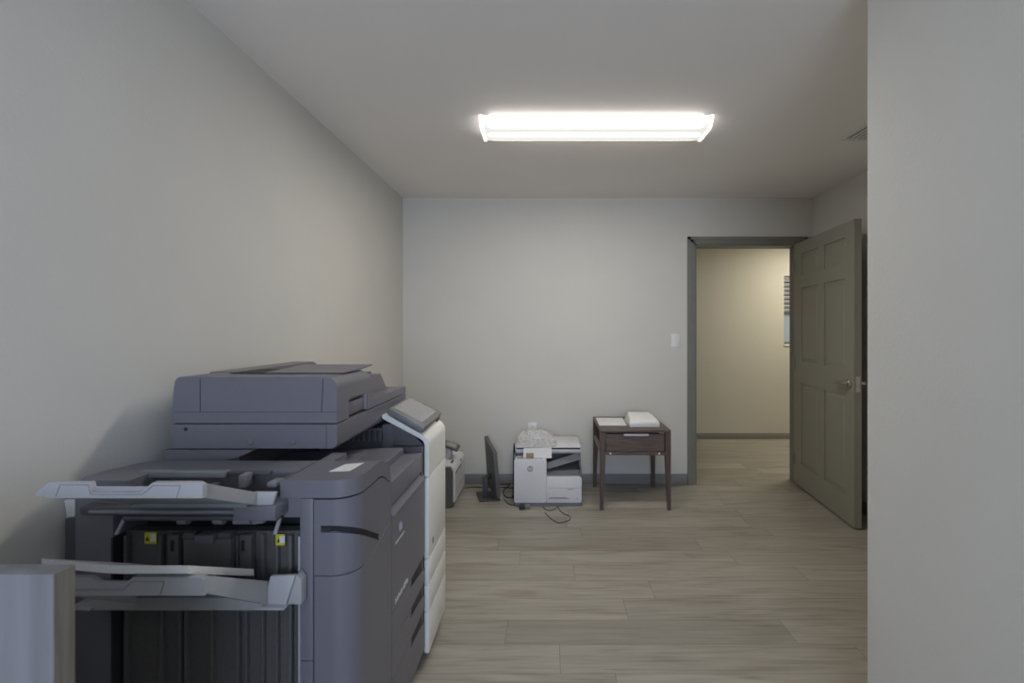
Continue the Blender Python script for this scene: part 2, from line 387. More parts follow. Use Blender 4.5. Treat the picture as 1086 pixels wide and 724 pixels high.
cb = CAPM.node_tree.nodes['Principled BSDF']; cb.inputs['Base Color'].default_value = (0.75, 0.75, 0.72, 1)
cb.inputs['Emission Color'].default_value = (1.0, 0.965, 0.90, 1); cb.inputs['Emission Strength'].default_value = 1.6
pe = [(2.386, H-0.0005), (2.386, H-0.016), (2.414, H-0.053), (2.436, H-0.061), (2.579, H-0.061), (2.602, H-0.053), (2.628, H-0.016), (2.628, H-0.0005)]
area('ceiling_light_glow', ((lx0+lx1)/2, 2.505, H-0.064), (0, 0, 0), 1.15, 0.16, 16.5, (1.0, 0.965, 0.90))
for a in (lx0, lx1-0.014): MB().prism(pe, 'x', a, a+0.014, 0.002).build('end_cap', CAPM, light)
# ceiling vent
vent = thing('ceiling_vent', (1.905, 2.52, H), 'white slotted air vent in the ceiling above the open door', 'vent')
v = MB()
vx0, vx1, vy0, vy1 = 1.735, 2.085, 2.345, 2.70
v.box(vx0, vx1, vy0, vy0+0.03, H-0.010, H-0.0005, 0.003).box(vx0, vx1, vy1-0.03, vy1, H-0.010, H-0.0005, 0.003)
v.box(vx0, vx0+0.03, vy0+0.03, vy1-0.03, H-0.010, H-0.0005, 0.003).box(vx1-0.03, vx1, vy0+0.03, vy1-0.03, H-0.010, H-0.0005, 0.003)
v.build('vent_frame', WPLATE, vent)
MB().box(vx0+0.03, vx1-0.03, vy0+0.03, vy1-0.03, H-0.002, H-0.0005).build('vent_backing', BLACK, vent)
v = MB()
for k in range(10):
    x = vx0+0.05+k*0.0278; v.box(x-0.008, x+0.008, vy0+0.03, vy1-0.03, H-0.0085, H-0.0065, rot=Matrix.Rotation(0.25, 3, 'Y'))
v.build('vent_louvres', WPLATE, vent)
# switch and outlet
sw = thing('light_switch', (X(716.5, BY), BY, Z(361, BY)), 'white toggle light switch plate on the back wall left of the door', 'light switch')
x, z = X(716.5, BY), Z(361, BY)
MB().box(x-0.036, x+0.036, BY-0.007, BY-0.0003, z-0.058, z+0.058, 0.003).build('switch_plate', WPLATE, sw)
MB().box(x-0.005, x+0.005, BY-0.017, BY-0.007, z-0.004, z+0.014, 0.002).build('switch_toggle', WPLATE, sw)
x, z = X(564.5, BY), Z(455, BY)
ou = thing('wall_outlet', (x, BY, z), 'white electrical outlet plate on the back wall above the crumpled plastic bag', 'outlet')
MB().box(x-0.036, x+0.036, BY-0.007, BY-0.0003, z-0.058, z+0.058, 0.003).build('outlet_plate', WPLATE, ou)
for dz in (-0.02, 0.02):
    r_ = MB().prism(rrect(x-0.016, x+0.016, z+dz-0.013, z+dz+0.013, 0.008), 'y', BY-0.0095, BY-0.007).build('receptacle', WPLATE, ou)
    MB().box(x-0.008, x-0.006, BY-0.0100, BY-0.0094, z+dz-0.003, z+dz+0.006).box(x+0.006, x+0.008, BY-0.0100, BY-0.0094, z+dz-0.003, z+dz+0.006).build('slot', LINE, r_)

# ------------------------------------------------------------------ the big copier
FD = 1.13                      # near face of the finisher
MD0, MD1 = 1.394, 2.07         # the machine body
CX0, CX1 = -1.178, -0.475      # rear and front of the machine
cop = thing('office_copier', (-0.83, 1.6, 0), 'big dark grey office copier with white control panel front along the left wall', 'copier')
# --- machine body
body = MB().box(CX0, CX1-0.012, MD0+0.002, MD1, 0.06, 0.80)
body.box(CX0, -0.95, MD0+0.012, MD1, 0.80, 0.93).box(-0.95, CX1-0.012, 2.02, MD1, 0.80, 0.93)
body.build('machine_body', COPYD, cop)
for cx_ in (CX0+0.08, CX1-0.09):
    for cy_ in (FD+0.12, MD1-0.08): MB().disc((cx_, cy_, 0.03), 'x', 0.029, 0.03, 16).box(cx_-0.025, cx_+0.025, cy_-0.025, cy_+0.025, 0.05, 0.075).build('caster', BLACK, cop)
MB().box(CX0+0.03, CX1-0.03, FD+0.04, MD1-0.02, 0.045, 0.07).build('plinth', BLACK, cop)
# rear scanner neck with a slanted face
MB().prism([(CX0, 0.905), (CX0, 0.942), (-0.90, 0.942), (-0.935, 0.925), (-1.005, 0.905)], 'y', MD0+0.006, MD0+0.10).build('scanner_neck', COPY, cop)
# front top bar, slanted lip, door, drawers
MB().box(-0.62, CX1, MD0+0.001, 1.73, 0.772, 0.846, 0.004).build('front_top_bar', COPY, cop)
MB().prism([(CX1-0.05, 0.770), (CX1-0.022, 0.770), (CX1+0.004, 0.738), (CX1+0.004, 0.732), (CX1-0.05, 0.732)], 'y', MD0+0.002, 1.775).build('front_lip', SLATE if False else COPY, cop, bevel=0.002)
FX = CX1
def front(z0, z1, slot=None):
    m = MB().box(FX-0.03, FX, MD0+0.002, 1.775, z0, z1)
    if slot:
        cut = MB().prism(slot, 'x', FX-0.026, FX+0.02)
        m = boolmesh(m, [(cut, 'DIFFERENCE')])
    return m
def slotpoly(z): return [(1.594, z-0.026), (1.598, z-0.004), (1.604, z+0.01), (1.79, z+0.01), (1.79, z-0.052), (1.775, z-0.052), (1.604, z-0.034)]
def slotfill(z): return [(1.595, z-0.026), (1.599, z-0.004), (1.604, z-0.0005), (1.7745, z-0.0005), (1.7745, z-0.051), (1.604, z-0.033)]
fd = front(0.4385, 0.731).build('front_door', COPY, cop, bevel=0.002)
for z0, z1, sz in ((0.335, 0.4355, 0.4355), (0.230, 0.332, 0.332), (0.075, 0.227, 0.227)):
    dr = front(z0, z1, slotpoly(sz)).build('paper_drawer', COPY, cop, bevel=0.0015)
    MB().prism(slotfill(sz), 'x', FX-0.0295, FX-0.006).build('pull_shade_fill', BLACK, dr)  # black fill paints the shade inside the drawer's pull slot
# badge and lettering on the front door
MX = Matrix(((0, 0, 1, 0), (1, 0, 0, 0), (0, 1, 0, 0), (0, 0, 0, 1)))     # text plane facing +X
gy, gz = 1.477, Z(558, 1.477)
MB().disc((FX+0.0008, gy, gz), 'x', 0.016, 0.0016, 28).build('globe_badge', BLUEM, fd)
g_ = MB()
for q in (-0.008, -0.003, 0.003, 0.008):
    wd_ = math.sqrt(max(0, 0.016**2-q*q))*0.86; g_.box(FX+0.0012, FX+0.0021, gy-wd_, gy+wd_, gz+q-0.0009, gz+q+0.0009)
g_.build('globe_stripes', TEXTM, fd)
MB().text('KONICA MINOLTA', 0.0105, Matrix.Translation((FX+0.0003, gy-0.049, gz-0.037)) @ MX).build('maker_lettering', TEXTM, fd, smooth=0)
MB().text('bizhub 654e', 0.027, Matrix.Translation((FX+0.0003, 1.425, 0.452)) @ MX).build('model_lettering', TEXTM, fd, smooth=0)
# --- white front column and control panel arm
WN, WF = 1.777, 2.065
wx = -0.460
def whitecol(z0, z1): return MB().box(wx-0.018, wx, WN, WF, z0, z1, 0.0025)
arm = [(wx, 0.737), (wx, 0.855)]+arc(wx-0.05, 0.858, 0.05, 0, 62, 8)+[(-0.632, 0.985)]+[(-0.645, 0.978)]+[(-0.642, 0.964)]+arc(wx-0.050, 0.8575, 0.032, 62, 0, 8)+[(wx-0.018, 0.737)]
MB().prism(arm, 'y', WN, WF).build('white_arm', CWHITE, cop, bevel=0.0025)
whitecol(0.417, 0.735).build('white_front_cover', CWHITE, cop)
for z0, z1 in ((0.316, 0.415), (0.209, 0.314), (0.05, 0.207)): whitecol(z0, z1).build('white_drawer_end', CWHITE, cop)
MB().box(wx-0.0005, wx+0.0012, 1.83, 1.845, 0.452, 0.476).build('indicator_window', SCRFR, cop)
MB().box(-0.60, wx-0.02, WN-0.03, WF-0.01, 0.06, 0.86).prism([(-0.60, 0.86), (wx-0.02, 0.855), (-0.52, 0.895), (-0.615, 0.945)], 'y', WN+0.01, WF-0.01).build('front_pillar', COPYD, cop)
# screen
u0 = Vector((-0.467, 1.752, 0.937)); u1 = Vector((-0.607, 1.752, 1.012)); v1 = Vector((-0.627, 2.08, 0.998+0.012)); v0 = Vector((-0.480, 2.08, 0.932))
nn = (u1-u0).cross(v0-u0).normalized()
if nn.z < 0: nn = -nn
def lerp4(a, b_):
    return (u0*(1-a)+u1*a)*(1-b_)+(v0*(1-a)+v1*a)*b_
q = [lerp4(0, 0), lerp4(1, 0), lerp4(1, 1), lerp4(0, 1)]
pn = MB().hexa([p-nn*0.024 for p in q], q, 0.005).build('touch_panel', SCRFR, cop)
q = [lerp4(.14, .10), lerp4(.93, .10), lerp4(.93, .92), lerp4(.14, .92)]
MB().hexa([p-nn*0.002 for p in q], [p+nn*0.0012 for p in q]).build('screen', SCREEN, pn, smooth=0)
MB().box(-0.60, -0.52, 1.85, 2.0, 0.925, 0.955, rot=Matrix.Rotation(0.48, 3, 'Y')).build('panel_mount', COPYD, cop)
# --- inner exit area under the scanner
MB().prism([(-0.95, 0.80), (-0.95, 0.855), (-0.60, 0.872), (-0.535, 0.872), (-0.535, 0.80)], 'y', MD0+0.02, 1.70).build('exit_tray', COPY, cop, bevel=0.004)
MB().hexa([(-0.78, 1.47, 0.8637), (-0.64, 1.47, 0.8701), (-0.64, 1.62, 0.8701), (-0.78, 1.62, 0.8637)], [(-0.78, 1.47, 0.8657), (-0.64, 1.47, 0.8721), (-0.64, 1.62, 0.8721), (-0.78, 1.62, 0.8657)]).build('tray_insert', SLATE, cop)
v = MB().box(-0.93, -0.56, 1.86, 2.02, 0.80, 0.915)
v.build('inner_housing', COPYD, cop)
v = MB()
for k in range(16): v.box(-0.92+k*0.022, -0.912+k*0.022, 1.845, 1.862, 0.86, 0.905)
v.box(-0.93, -0.56, 1.84, 1.862, 0.905, 0.913).build('exit_fins', SCRFR, cop)
MB().box(-0.665, -0.60, 1.84, 1.90, 0.80, 0.93, 0.003).build('exit_block', SCRFR, cop)
# --- scanner and document feeder
SX0, SX1, SY0, SY1 = -1.160, -0.646, 1.402, 2.085
sc = MB().prism(arc(SX1-0.018, 0.945+0.018, 0.018, -90, 0, 5)+[(SX1, 1.020), (SX0, 1.020), (SX0, 0.945)], 'y', SY0, SY1)
sc = sc.build('scanner_body', COPY, cop, bevel=0.002)
MB().box(-0.6800, -0.6788, SY0-0.0006, SY0+0.001, 0.947, 1.019).build('seam', LINE, sc)
MB().disc((X(197, SY0), SY0, Z(455, SY0)), 'y', 0.006, 0.0014, 14).build('screw_hole', LINE, sc)
for px in (265.5, 310): MB().disc((X(px, SY0), SY0, Z(468.7, SY0)), 'y', 0.0095, 0.006, 18, 0.0015).build('screw_cap', SCRFR, sc)
MB().box(SX0+0.01, SX1-0.01, SY0+0.008, SY1-0.01, 1.019, 1.0245).build('scanner_gap', LINE, cop)
yz = [(SY0, 1.0242), (SY0, 1.168)]+[(1.63, 1.168)]+arc(1.63, 1.128, 0.042, 90, 15, 8)+[(1.69, 1.062), (1.71, 1.056), (SY1, 1.052), (SY1, 1.0242)]
pr = MB().prism(yz, 'x', SX0-0.02, SX1+0.02)
xz = [(SX0+0.004, 1.0), (SX1, 1.0), (SX1, 1.13)]+arc(SX1-0.036, 1.130, 0.036, 0, 90, 8)+arc(SX0+0.034, 1.146, 0.02, 90, 165, 5)+[(SX0+0.010, 1.12)]
it = MB().prism(xz, 'y', SY0-0.1, SY1+0.1)
cut = MB().box(SX1-0.022, SX1+0.05, 1.487, 1.640, 1.020, 1.086)
adf = boolmesh(pr, [(it, 'INTERSECT'), (cut, 'DIFFERENCE')]).build('document_feeder', COPY, cop, bevel=0.003)
MB().box(SX1-0.021, SX1-0.008, 1.49, 1.625, 1.028, 1.072, 0.003).build('exit_flap', COPY, adf)
MB().box(SX1-0.021, SX1-0.002, 1.626, 1.639, 1.028, 1.085, 0.002).build('flap_hinge', SLATE, adf)
# near face: removable cover outlined by thin gaps
x0, x1 = X(212.3, SY0), X(341, SY0); x1t = X(342.8, SY0)
z0, z1 = Z(436.8, SY0), Z(401.5, SY0)
s_ = MB().box(x0-0.0009, x0+0.0009, SY0-0.0007, SY0+0.001, z0, z1).box(SX0+0.012, SX1-0.001, SY0-0.0005, SY0+0.001, z0-0.0006, z0+0.0006)
s_.prism([(x1-0.001, z0), (x1+0.001, z0), (x1t+0.001, z1), (x1t-0.001, z1)], 'y', SY0-0.0007, SY0+0.001)
s_.build('cover_gap', LINE, adf)
# top of the feeder: rear block, dark slot and the input tray
MB().prism([(1.55, 1.15), (1.55, 1.168), (2.06, 1.168), (SY1, 1.160), (SY1, 1.052), (1.69, 1.052)], 'x', SX0+0.012, -1.055).build('feeder_rear_block', COPY, cop, bevel=0.003)
MB().box(-1.054, -0.79, 1.66, 2.05, 1.115, 1.125).build('feeder_slot_floor', COPYD, cop)
MB().box(-1.045, -0.935, 1.50, 1.66, 1.1675, 1.1690).build('feeder_slot', LINE, cop)
MB().prism([(1.50, 1.1685), (1.50, 1.1705), (1.60, 1.1735), (1.745, 1.1790), (1.745, 1.1755), (1.63, 1.1685)], 'x', -0.93, -0.668).build('input_tray', COPY, cop)
MB().prism([(1.72, 1.05), (1.86, 1.128), (1.92, 1.128), (2.0, 1.05)], 'x', -0.735, -0.70).build('output_fin', COPY, cop, bevel=0.003)
MB().box(-1.05, SX1-0.06, 1.75, 2.03, 1.0525, 1.0545, 0.0005).build('output_tray', COPYD, cop)

# --- finisher on the near side
MB().box(-1.174, -1.078, FD+0.002, MD0, 0.08, 0.892, 0.004).build('finisher_rear_post', COPY, cop)
fin = MB()
fin.box(-0.613, -0.5805, FD, MD0, 0.08, 0.892, 0.002)
fin.box(-0.655, -0.6132, FD+0.003, MD0, 0.845, 0.935)
MB().prism([(-0.613, FD+0.003), (-0.54, FD+0.003), (-0.479, FD+0.065), (-0.479, MD0-0.004), (-0.613, MD0-0.004)], 'z', 0.08, 0.88).build('cover_backing', LINE, cop)
fin.build('finisher_front_post', COPY, cop)
MB().box(-1.079, -0.612, FD+0.10, MD0, 0.08, 0.90).build('finisher_core', BLACK, cop)
MB().box(-1.218, -1.1745, FD+0.02, MD0, 0.08, 0.835, 0.003).build('finisher_rear_cover', COPYD, cop)
def foot(x0=-0.578):
    r = 0.062
    return [(x0, FD)]+arc(-0.475-r, FD+r, r, -90, 0, 10)+[(-0.475, MD0-0.002), (x0, MD0-0.002)]
# top cover with the rounded shoulder
topz, seamz = 0.937, 0.892
prof = [(FD, seamz+0.0015), (FD, topz), (1.285, topz)]+[(1.285+0.105*math.sin(a), topz-0.088*(1-math.cos(a))) for a in [math.radians(9*k) for k in range(1, 11)]]+[(MD0-0.002, 0.8475), (1.37, 0.857), (1.33, 0.883), (1.30, seamz+0.0015)]
tp = MB().prism(prof, 'x', -1.174, -0.475)
r = 0.062
ft = [(-1.174, FD+0.03), (-1.160, FD+0.002), (-1.13, FD)]+arc(-0.475-r, FD+r, r, -90, 0, 10)+[(-0.475, MD0-0.002), (-1.05, MD0-0.002), (-1.14, 1.29), (-1.174, 1.20)]
cutb = MB().box(X(137, FD), X(297, FD), FD-0.05, FD+0.075, 0.80, 1.0)
top = boolmesh(tp, [(MB().prism(ft, 'z', 0.7, 1.1), 'INTERSECT'), (cutb, 'DIFFERENCE')]).build('finisher_top_cover', COPY, cop, bevel=0.003)
pq = [P(366, 492, 1), P(386, 490.5, 1), P(371, 499, 1), P(349, 499.5, 1)]
q = [Vector((p.x*(topz+0.001-CH)/(p.z-CH), (topz+0.001-CH)/(p.z-CH), topz+0.001)) for p in pq]
MB().hexa([p-Vector((0, 0, 0.0012)) for p in q], q).build('white_sticker', PAPER, top, smooth=0)
MB().box(X(300, FD)-0.001, X(300, FD)+0.001, FD+0.01, 1.29, topz-0.0005, topz+0.0006).build('cover_gap', LINE, top)
# upper and lower front covers
def zc(y): return 0.7005 if y < 1.26 else 0.7005+0.034*min(1, (y-1.26)/0.12)
pr_lo = [(FD-0.05, 0.075), (FD-0.05, 0.6985), (1.25, 0.6985), (1.38, 0.7330), (1.42, 0.7335), (1.42, 0.075)]
lo = boolmesh(MB().prism(foot(), 'z', 0.075, 0.95), [(MB().prism(pr_lo, 'x', -1, 0), 'INTERSECT')]).build('finisher_lower_cover', COPY, cop, bevel=0.0015)
pr_up = [(FD-0.05, 0.7010), (1.25, 0.7010), (1.38, 0.7355), (1.42, 0.7360), (1.42, 0.8435), (1.37, 0.853), (1.33, 0.879), (1.30, 0.8890), (FD-0.05, 0.8890)]
# groove: a band swept along the outside of the footprint
path = [(X(340, FD), FD, 0.8190)]+[(p[0], p[1], 0) for p in arc(-0.475-r, FD+r, r, -90, 0, 8)]+[(-0.475, 1.292, 0)]
def gz_(p):
    s = max(0, (p[1]-FD)/0.165); return 0.8165-0.095*min(1, s)
gb = bmesh.new(); rings = []
for i, p in enumerate(path):
    nrm = Vector((0, -1, 0)) if i == 0 else (Vector((1, 0, 0)) if i == len(path)-1 else Vector((p[0]+0.475+r, p[1]-FD-r, 0)).normalized())
    zc_ = gz_(p); hh = 0.0085
    c_ = Vector((p[0], p[1], zc_))
    rings.append([gb.verts.new(c_+nrm*a+Vector((0, 0, b_))) for a, b_ in ((0.02, -hh-0.004), (0.02, hh), (-0.016, hh), (-0.016, -hh+0.002))])
for a, b_ in zip(rings, rings[1:]):
    for k in range(4): gb.faces.new((a[k], a[(k+1) % 4], b_[(k+1) % 4], b_[k]))
gb.faces.new(rings[0]); gb.faces.new(rings[-1][::-1]); bmesh.ops.recalc_face_normals(gb, faces=gb.faces[:])
gm = MB(); gm.bm = gb
gk = bmesh.new(); rings = []
for i, p in enumerate(path):
    nrm = Vector((0, -1, 0)) if i == 0 else (Vector((1, 0, 0)) if i == len(path)-1 else Vector((p[0]+0.475+r, p[1]-FD-r, 0)).normalized())
    c_ = Vector((p[0], p[1], gz_(p)))
    rings.append([gk.verts.new(c_+nrm*a+Vector((0, 0, b_))) for a, b_ in ((-0.0065, -0.0068), (-0.0012, 0.0080), (-0.0155, 0.0080), (-0.0155, -0.0068))])
for a, b_ in zip(rings, rings[1:]):
    for k in range(4): gk.faces.new((a[k], a[(k+1) % 4], b_[(k+1) % 4], b_[k]))
gk.faces.new(rings[0]); gk.faces.new(rings[-1][::-1]); bmesh.ops.recalc_face_normals(gk, faces=gk.faces[:])
up = boolmesh(MB().prism(foot(), 'z', 0.6, 0.95), [(MB().prism(pr_up, 'x', -1, 0), 'INTERSECT'), (gm, 'DIFFERENCE')]).build('finisher_upper_cover', COPY, cop, bevel=0.0015)
gm = MB(); gm.bm = gk; gm.build('grip_shade_band', LINE, up)  # black band inside the grip groove, its shade put into the colour
# interior of the opening under the top cover
v = MB().box(-1.036, -0.656, FD+0.070, FD+0.085, 0.84, 0.932).build('opening_back', COPYD, cop)
MB().box(X(150, 1.2), X(243, 1.2), FD+0.055, FD+0.078, 0.925, 0.9415, 0.003).build('opening_lip', SLATE, cop)
MB().box(X(243, 1.2), X(288, 1.2), FD+0.062, FD+0.078, 0.930, 0.9395, 0.002).build('opening_lip', COPYD, cop)
for px in (231, 264.5):
    MB().box(X(px-4, 1.19), X(px+4, 1.19), FD+0.030, FD+0.062, 0.908 if px > 240 else 0.902, 0.940 if px > 240 else 0.914, 0.003).build('latch_tab', SLATE, cop)
MB().box(X(290, 1.18), X(300, 1.18), FD+0.02, FD+0.06, 0.912, 0.926, 0.004).build('latch_tab', SLATE, cop)
# exit guide bars below the upper tray
MB().box(X(97, FD), X(305, FD), FD-0.03, FD+0.10, 0.862, 0.884, 0.004).build('exit_guide', COPYD, cop)
MB().box(X(108, FD), X(300, FD), FD-0.036, FD-0.028, 0.868, 0.8765, 0.003).build('exit_strip', SLATE, cop)
MB().box(X(262, FD), X(305, FD), FD-0.052, FD+0.02, 0.858, 0.8935, 0.004).build('guide_block', COPY, cop)
v = MB().tube([(X(140, FD), FD-0.02, 0.853), (X(300, FD), FD-0.02, 0.853)], 0.0065, 10)
v.build('exit_roller_shaft', COPYD, cop)
for px in (200, 237, 262):
    MB().disc((X(px, FD), FD-0.012, 0.846), 'x', 0.012, 0.022 if px < 260 else 0.04, 16).build('exit_roller', SLATE, cop)
# ribbed stack panel
RP = FD+0.035
rb = MB().box(X(120, FD), X(317, FD), RP, RP+0.03, 0.08, 0.797)
for px, wpx in ((124, 4), (162, 3), (182, 3), (189, 2.5), (217, 2.5), (245, 3), (254, 3), (272.5, 2.5), (288, 2), (302, 4), (313, 6)):
    rb.box(X(px-wpx/2, FD), X(px+wpx/2, FD), RP-0.014, RP+0.001, 0.08, 0.791, 0.0015)
rb.build('ribbed_stack_panel', RIB, cop)
MB().box(X(117.2, FD), X(119.4, FD), FD+0.001, RP, 0.08, 0.795).build('panel_slot', BLACK, cop)
v = MB().box(X(192, FD), X(243, FD), RP-0.03, RP+0.004, 0.70, 0.789, 0.004).build('roller_housing', RIB, cop)
MB().box(X(205, FD), X(226, FD), RP-0.034, RP+0.002, 0.776, 0.800, 0.004).build('housing_cap', COPY, v)
for px in (198, 236): MB().disc((X(px, FD), RP-0.018, 0.794), 'x', 0.013, 0.030, 16).build('paper_roller', COPYD, v)
for px0, px1 in ((172, 184), (249, 262)): MB().box(X(px0, FD), X(px1, FD), RP-0.02, RP+0.002, 0.60, 0.795, 0.003).build('panel_guide', RIB, cop)
for px in (177.5, 253.5):
    MB().box(X(px-1.6, FD), X(px+1.6, FD), RP-0.0215, RP-0.014, 0.755, 0.782).build('guide_notch', BLACK, cop)
MB().prism([(X(262, FD), 0.851), (X(280, FD), 0.851), (X(283, FD), 0.836), (X(272, FD), 0.832), (X(262, FD), 0.842)], 'y', FD-0.012, FD+0.02, 0.002).build('paper_flap', SLATE, cop)
for px0, px1, zz in ((146, 158.5, 0.785), (287.5, 297, 0.781)):
    lb = MB().box(X(px0, FD), X(px1, FD), RP-0.0155, RP-0.0135, zz-0.014, zz+0.014).build('caution_label', YELLOW, cop)
    lb['label'] = 'yellow caution label'
    xm = X(px0+(px1-px0)*.72, FD)
    MB().box(xm-0.006, xm+0.007, RP-0.0162, RP-0.0150, zz-0.008, zz+0.010).build('label_picture', PAPER, lb)
    MB().prism([(X(px0, FD)+0.003, zz-0.006), (X(px0, FD)+0.011, zz-0.006), (X(px0, FD)+0.007, zz+0.004)], 'y', RP-0.0162, RP-0.0150).build('warning_triangle', LINE, lb)
for px, py0, px2, py2 in ((124, 566, 133, 548), (292, 566, 297, 549)):
    a, b_ = P(px, py0, FD-0.005), P(px2, py2, FD+0.01)
    MB().hexa([a+Vector((-0.004, -0.003, 0)), a+Vector((0.004, -0.003, 0)), a+Vector((0.004, 0.003, 0)), a+Vector((-0.004, 0.003, 0))],
              [b_+Vector((-0.004, -0.003, 0)), b_+Vector((0.004, -0.003, 0)), b_+Vector((0.004, 0.003, 0)), b_+Vector((-0.004, 0.003, 0))]).build('tray_arm', SILV, cop)
MB().box(X(317.2, FD), X(319, FD), FD-0.004, FD+0.012, 0.10, 0.80).build('edge_strip', SILV, cop)
MB().box(X(319, FD), X(333, FD), FD-0.0008, FD+0.001, 0.4895, 0.4910).build('seam', LINE, cop)
# --- output trays: a sloping plate that rises to a lip on the near side
def tray(name, yl, zl, yr, zr, xl, xr, rootx, label_small):
    # plate
    th = 0.026
    pl = MB().hexa([(xl, yl, zl-th), (xr, yl, zl-th), (xr, yr, zr-th), (xl, yr, zr-th)], [(xl, yl, zl-0.008), (xr, yl, zl-0.008), (xr, yr, zr-0.008), (xl, yr, zr-0.008)], 0.002)
    o = pl.build(name, SILV, cop)
    return o
# upper
yl, yr = 0.900, 1.085
t1 = tray('upper_output_tray', yl, Z(511, yl), yr, Z(523, yr), -0.982, -0.692, 0, 0)
lipz1, lipz0 = Z(510.5, yl), Z(526.5, yl)
def xx(px): return X(px, yl)
lip = [(xx(43), Z(522, yl)), (xx(55), lipz1), (xx(99), lipz1), (xx(101.5), Z(520.5, yl)), (xx(153), Z(520.5, yl)), (xx(165), lipz1), (xx(213), lipz1)]+[(xx(218), Z(513, yl)), (xx(218), lipz0), (xx(60), lipz0), (xx(44), Z(524, yl))]
MB().prism(lip, 'y', yl-0.008, yl+0.004).build('tray_lip', SILVL, t1)
g_ = MB()
for seg in (((64, 524.4), (68.5, 512.4)), ((68.5, 512.4), (98, 512.4)), ((98, 512.4), (100.5, 522.5)), ((100.5, 522.5), (155, 522.5)), ((155, 522.5), (166, 513)), ((166, 513), (195, 513)), ((195, 513), (191, 526))):
    a, b_ = [Vector((xx(p[0]), yl-0.0083, Z(p[1], yl))) for p in seg]; g_.tube([a, b_], 0.0007, 5)
g_.build('lip_groove', PGREY, t1)
MB().hexa([(-0.700, yl, lipz0), (-0.690, yl, lipz0), (-0.690, yr, Z(536, yr)), (-0.700, yr, Z(536, yr))], [(-0.700, yl, lipz1), (-0.690, yl, lipz1), (-0.690, yr, Z(522, yr)), (-0.700, yr, Z(522, yr))], 0.001).build('tray_side', SILV, t1)
MB().hexa([(-0.986, yl, lipz0), (-0.977, yl, lipz0), (-0.977, yr, Z(536, yr)), (-0.986, yr, Z(536, yr))], [(-0.986, yl, lipz1), (-0.977, yl, lipz1), (-0.977, yr, Z(522, yr)), (-0.986, yr, Z(522, yr))], 0.001).build('tray_side', SILV, t1)
def rp(px, py): return (X(px, yr), Z(py, yr))
MB().prism([rp(264, 536), rp(288.6, 535.6), rp(292.5, 522), rp(268, 522)], 'y', yr, yr+0.010, 0.002).build('root_flange', SILVL, t1)
MB().prism([rp(143, 536.5), rp(264, 536.5), rp(264, 531), rp(143, 531)], 'y', yr-0.01, yr+0.02, 0.001).build('root_bar', SLATE, t1)
# lower
yr2 = 1.095
t2 = tray('lower_output_tray', yl, Z(611, yl), yr2, Z(618, yr2), -0.982, -0.678, 0, 0)
l1, l0 = Z(610, yl), Z(629, yl)
lip = [(xx(43), Z(624, yl)), (xx(53), l1), (xx(99), l1), (xx(108), Z(616, yl)), (xx(136), Z(617, yl)), (xx(144), l1), (xx(215), l1), (xx(220), Z(612, yl)), (xx(220), l0), (xx(50), l0), (xx(43), Z(627, yl))]
MB().prism(lip, 'y', yl-0.008, yl+0.004).build('tray_lip', SILV, t2)
g_ = MB()
for seg in (((60, 622.5), (135, 622.5)), ((135, 622.5), (144, 614)), ((144, 614), (178, 614)), ((178, 614), (173.5, 628))):
    a, b_ = [Vector((xx(p[0]), yl-0.0083, Z(p[1], yl))) for p in seg]; g_.tube([a, b_], 0.0007, 5)
g_.build('lip_groove', PGREY, t2)
for xa in (-0.988, -0.680):
    MB().hexa([(xa, yl, l0), (xa+0.010, yl, l0), (xa+0.010, yr2, Z(641, yr2)), (xa, yr2, Z(641, yr2))], [(xa, yl, l1), (xa+0.010, yl, l1), (xa+0.010, yr2, Z(616, yr2)), (xa, yr2, Z(616, yr2))], 0.001).build('tray_side', SILV, t2)
def rp2(px, py): return (X(px, yr2), Z(py, yr2))
MB().prism([rp2(279.5, 641), rp2(303, 641.5), rp2(313, 610), rp2(286.5, 611)], 'y', yr2, yr2+0.010, 0.002).build('root_flange', SILVL, t2)
MB().prism([rp2(303.5, 641.5), rp2(318.5, 642), rp2(318.5, 616), rp2(313.2, 610.5)], 'y', yr2+0.004, yr2+0.03, 0.001).build('flange_end', SILV, t2)
MB().prism([rp2(84, 644), rp2(304, 644), rp2(304, 641.8), rp2(280, 641.2), rp2(280, 631), rp2(120, 630), rp2(84, 638)], 'y', yr2-0.012, FD+0.03, 0.001).build('tray_carriage', SILV, t2)
MB().prism([rp2(82, 638.5), rp2(104, 640.5), rp2(104, 642.5), rp2(82, 640.5)], 'y', yr2-0.02, yr2-0.010).build('carriage_clip', SILVL, t2)

# paper on the lower tray: printed stack, slightly bowed, overhanging the lip
def sheetstack(name, mat, xa, xb, ya, yb, zfun, th, parent=None, nx=10, ny=6):
    t = bmesh.new(); top = []; bot = []
    for j in range(ny+1):
        for i in range(nx+1):
            x = xa+(xb-xa)*i/nx; y = ya+(yb-ya)*j/ny; z = zfun(x, y)
            top.append(t.verts.new((x, y, z+th))); bot.append(t.verts.new((x, y, z)))
    W = nx+1
    for j in range(ny):
        for i in range(nx):
            a = j*W+i; t.faces.new((top[a], top[a+1], top[a+W+1], top[a+W])); t.faces.new((bot[a], bot[a+W], bot[a+W+1], bot[a+1]))
    for i in range(nx):
        a = ny*W+i
        t.faces.new((bot[i], bot[i+1], top[i+1], top[i])); t.faces.new((bot[a+1], bot[a], top[a], top[a+1]))
    for j in range(ny):
        a = j*W; c_ = a+nx
        t.faces.new((bot[a+W], bot[a], top[a], top[a+W])); t.faces.new((bot[c_], bot[c_+W], top[c_+W], top[c_]))
    m = MB(); m._merge(t)
    return m.build(name, mat, parent)
slope2 = (Z(618, yr2)-Z(611, yl))/(yr2-yl)
def zpap(x, y): return Z(611, yl)+0.005+0.90*slope2*(y-yl)+0.013*max(0, (-0.85-x))/0.13
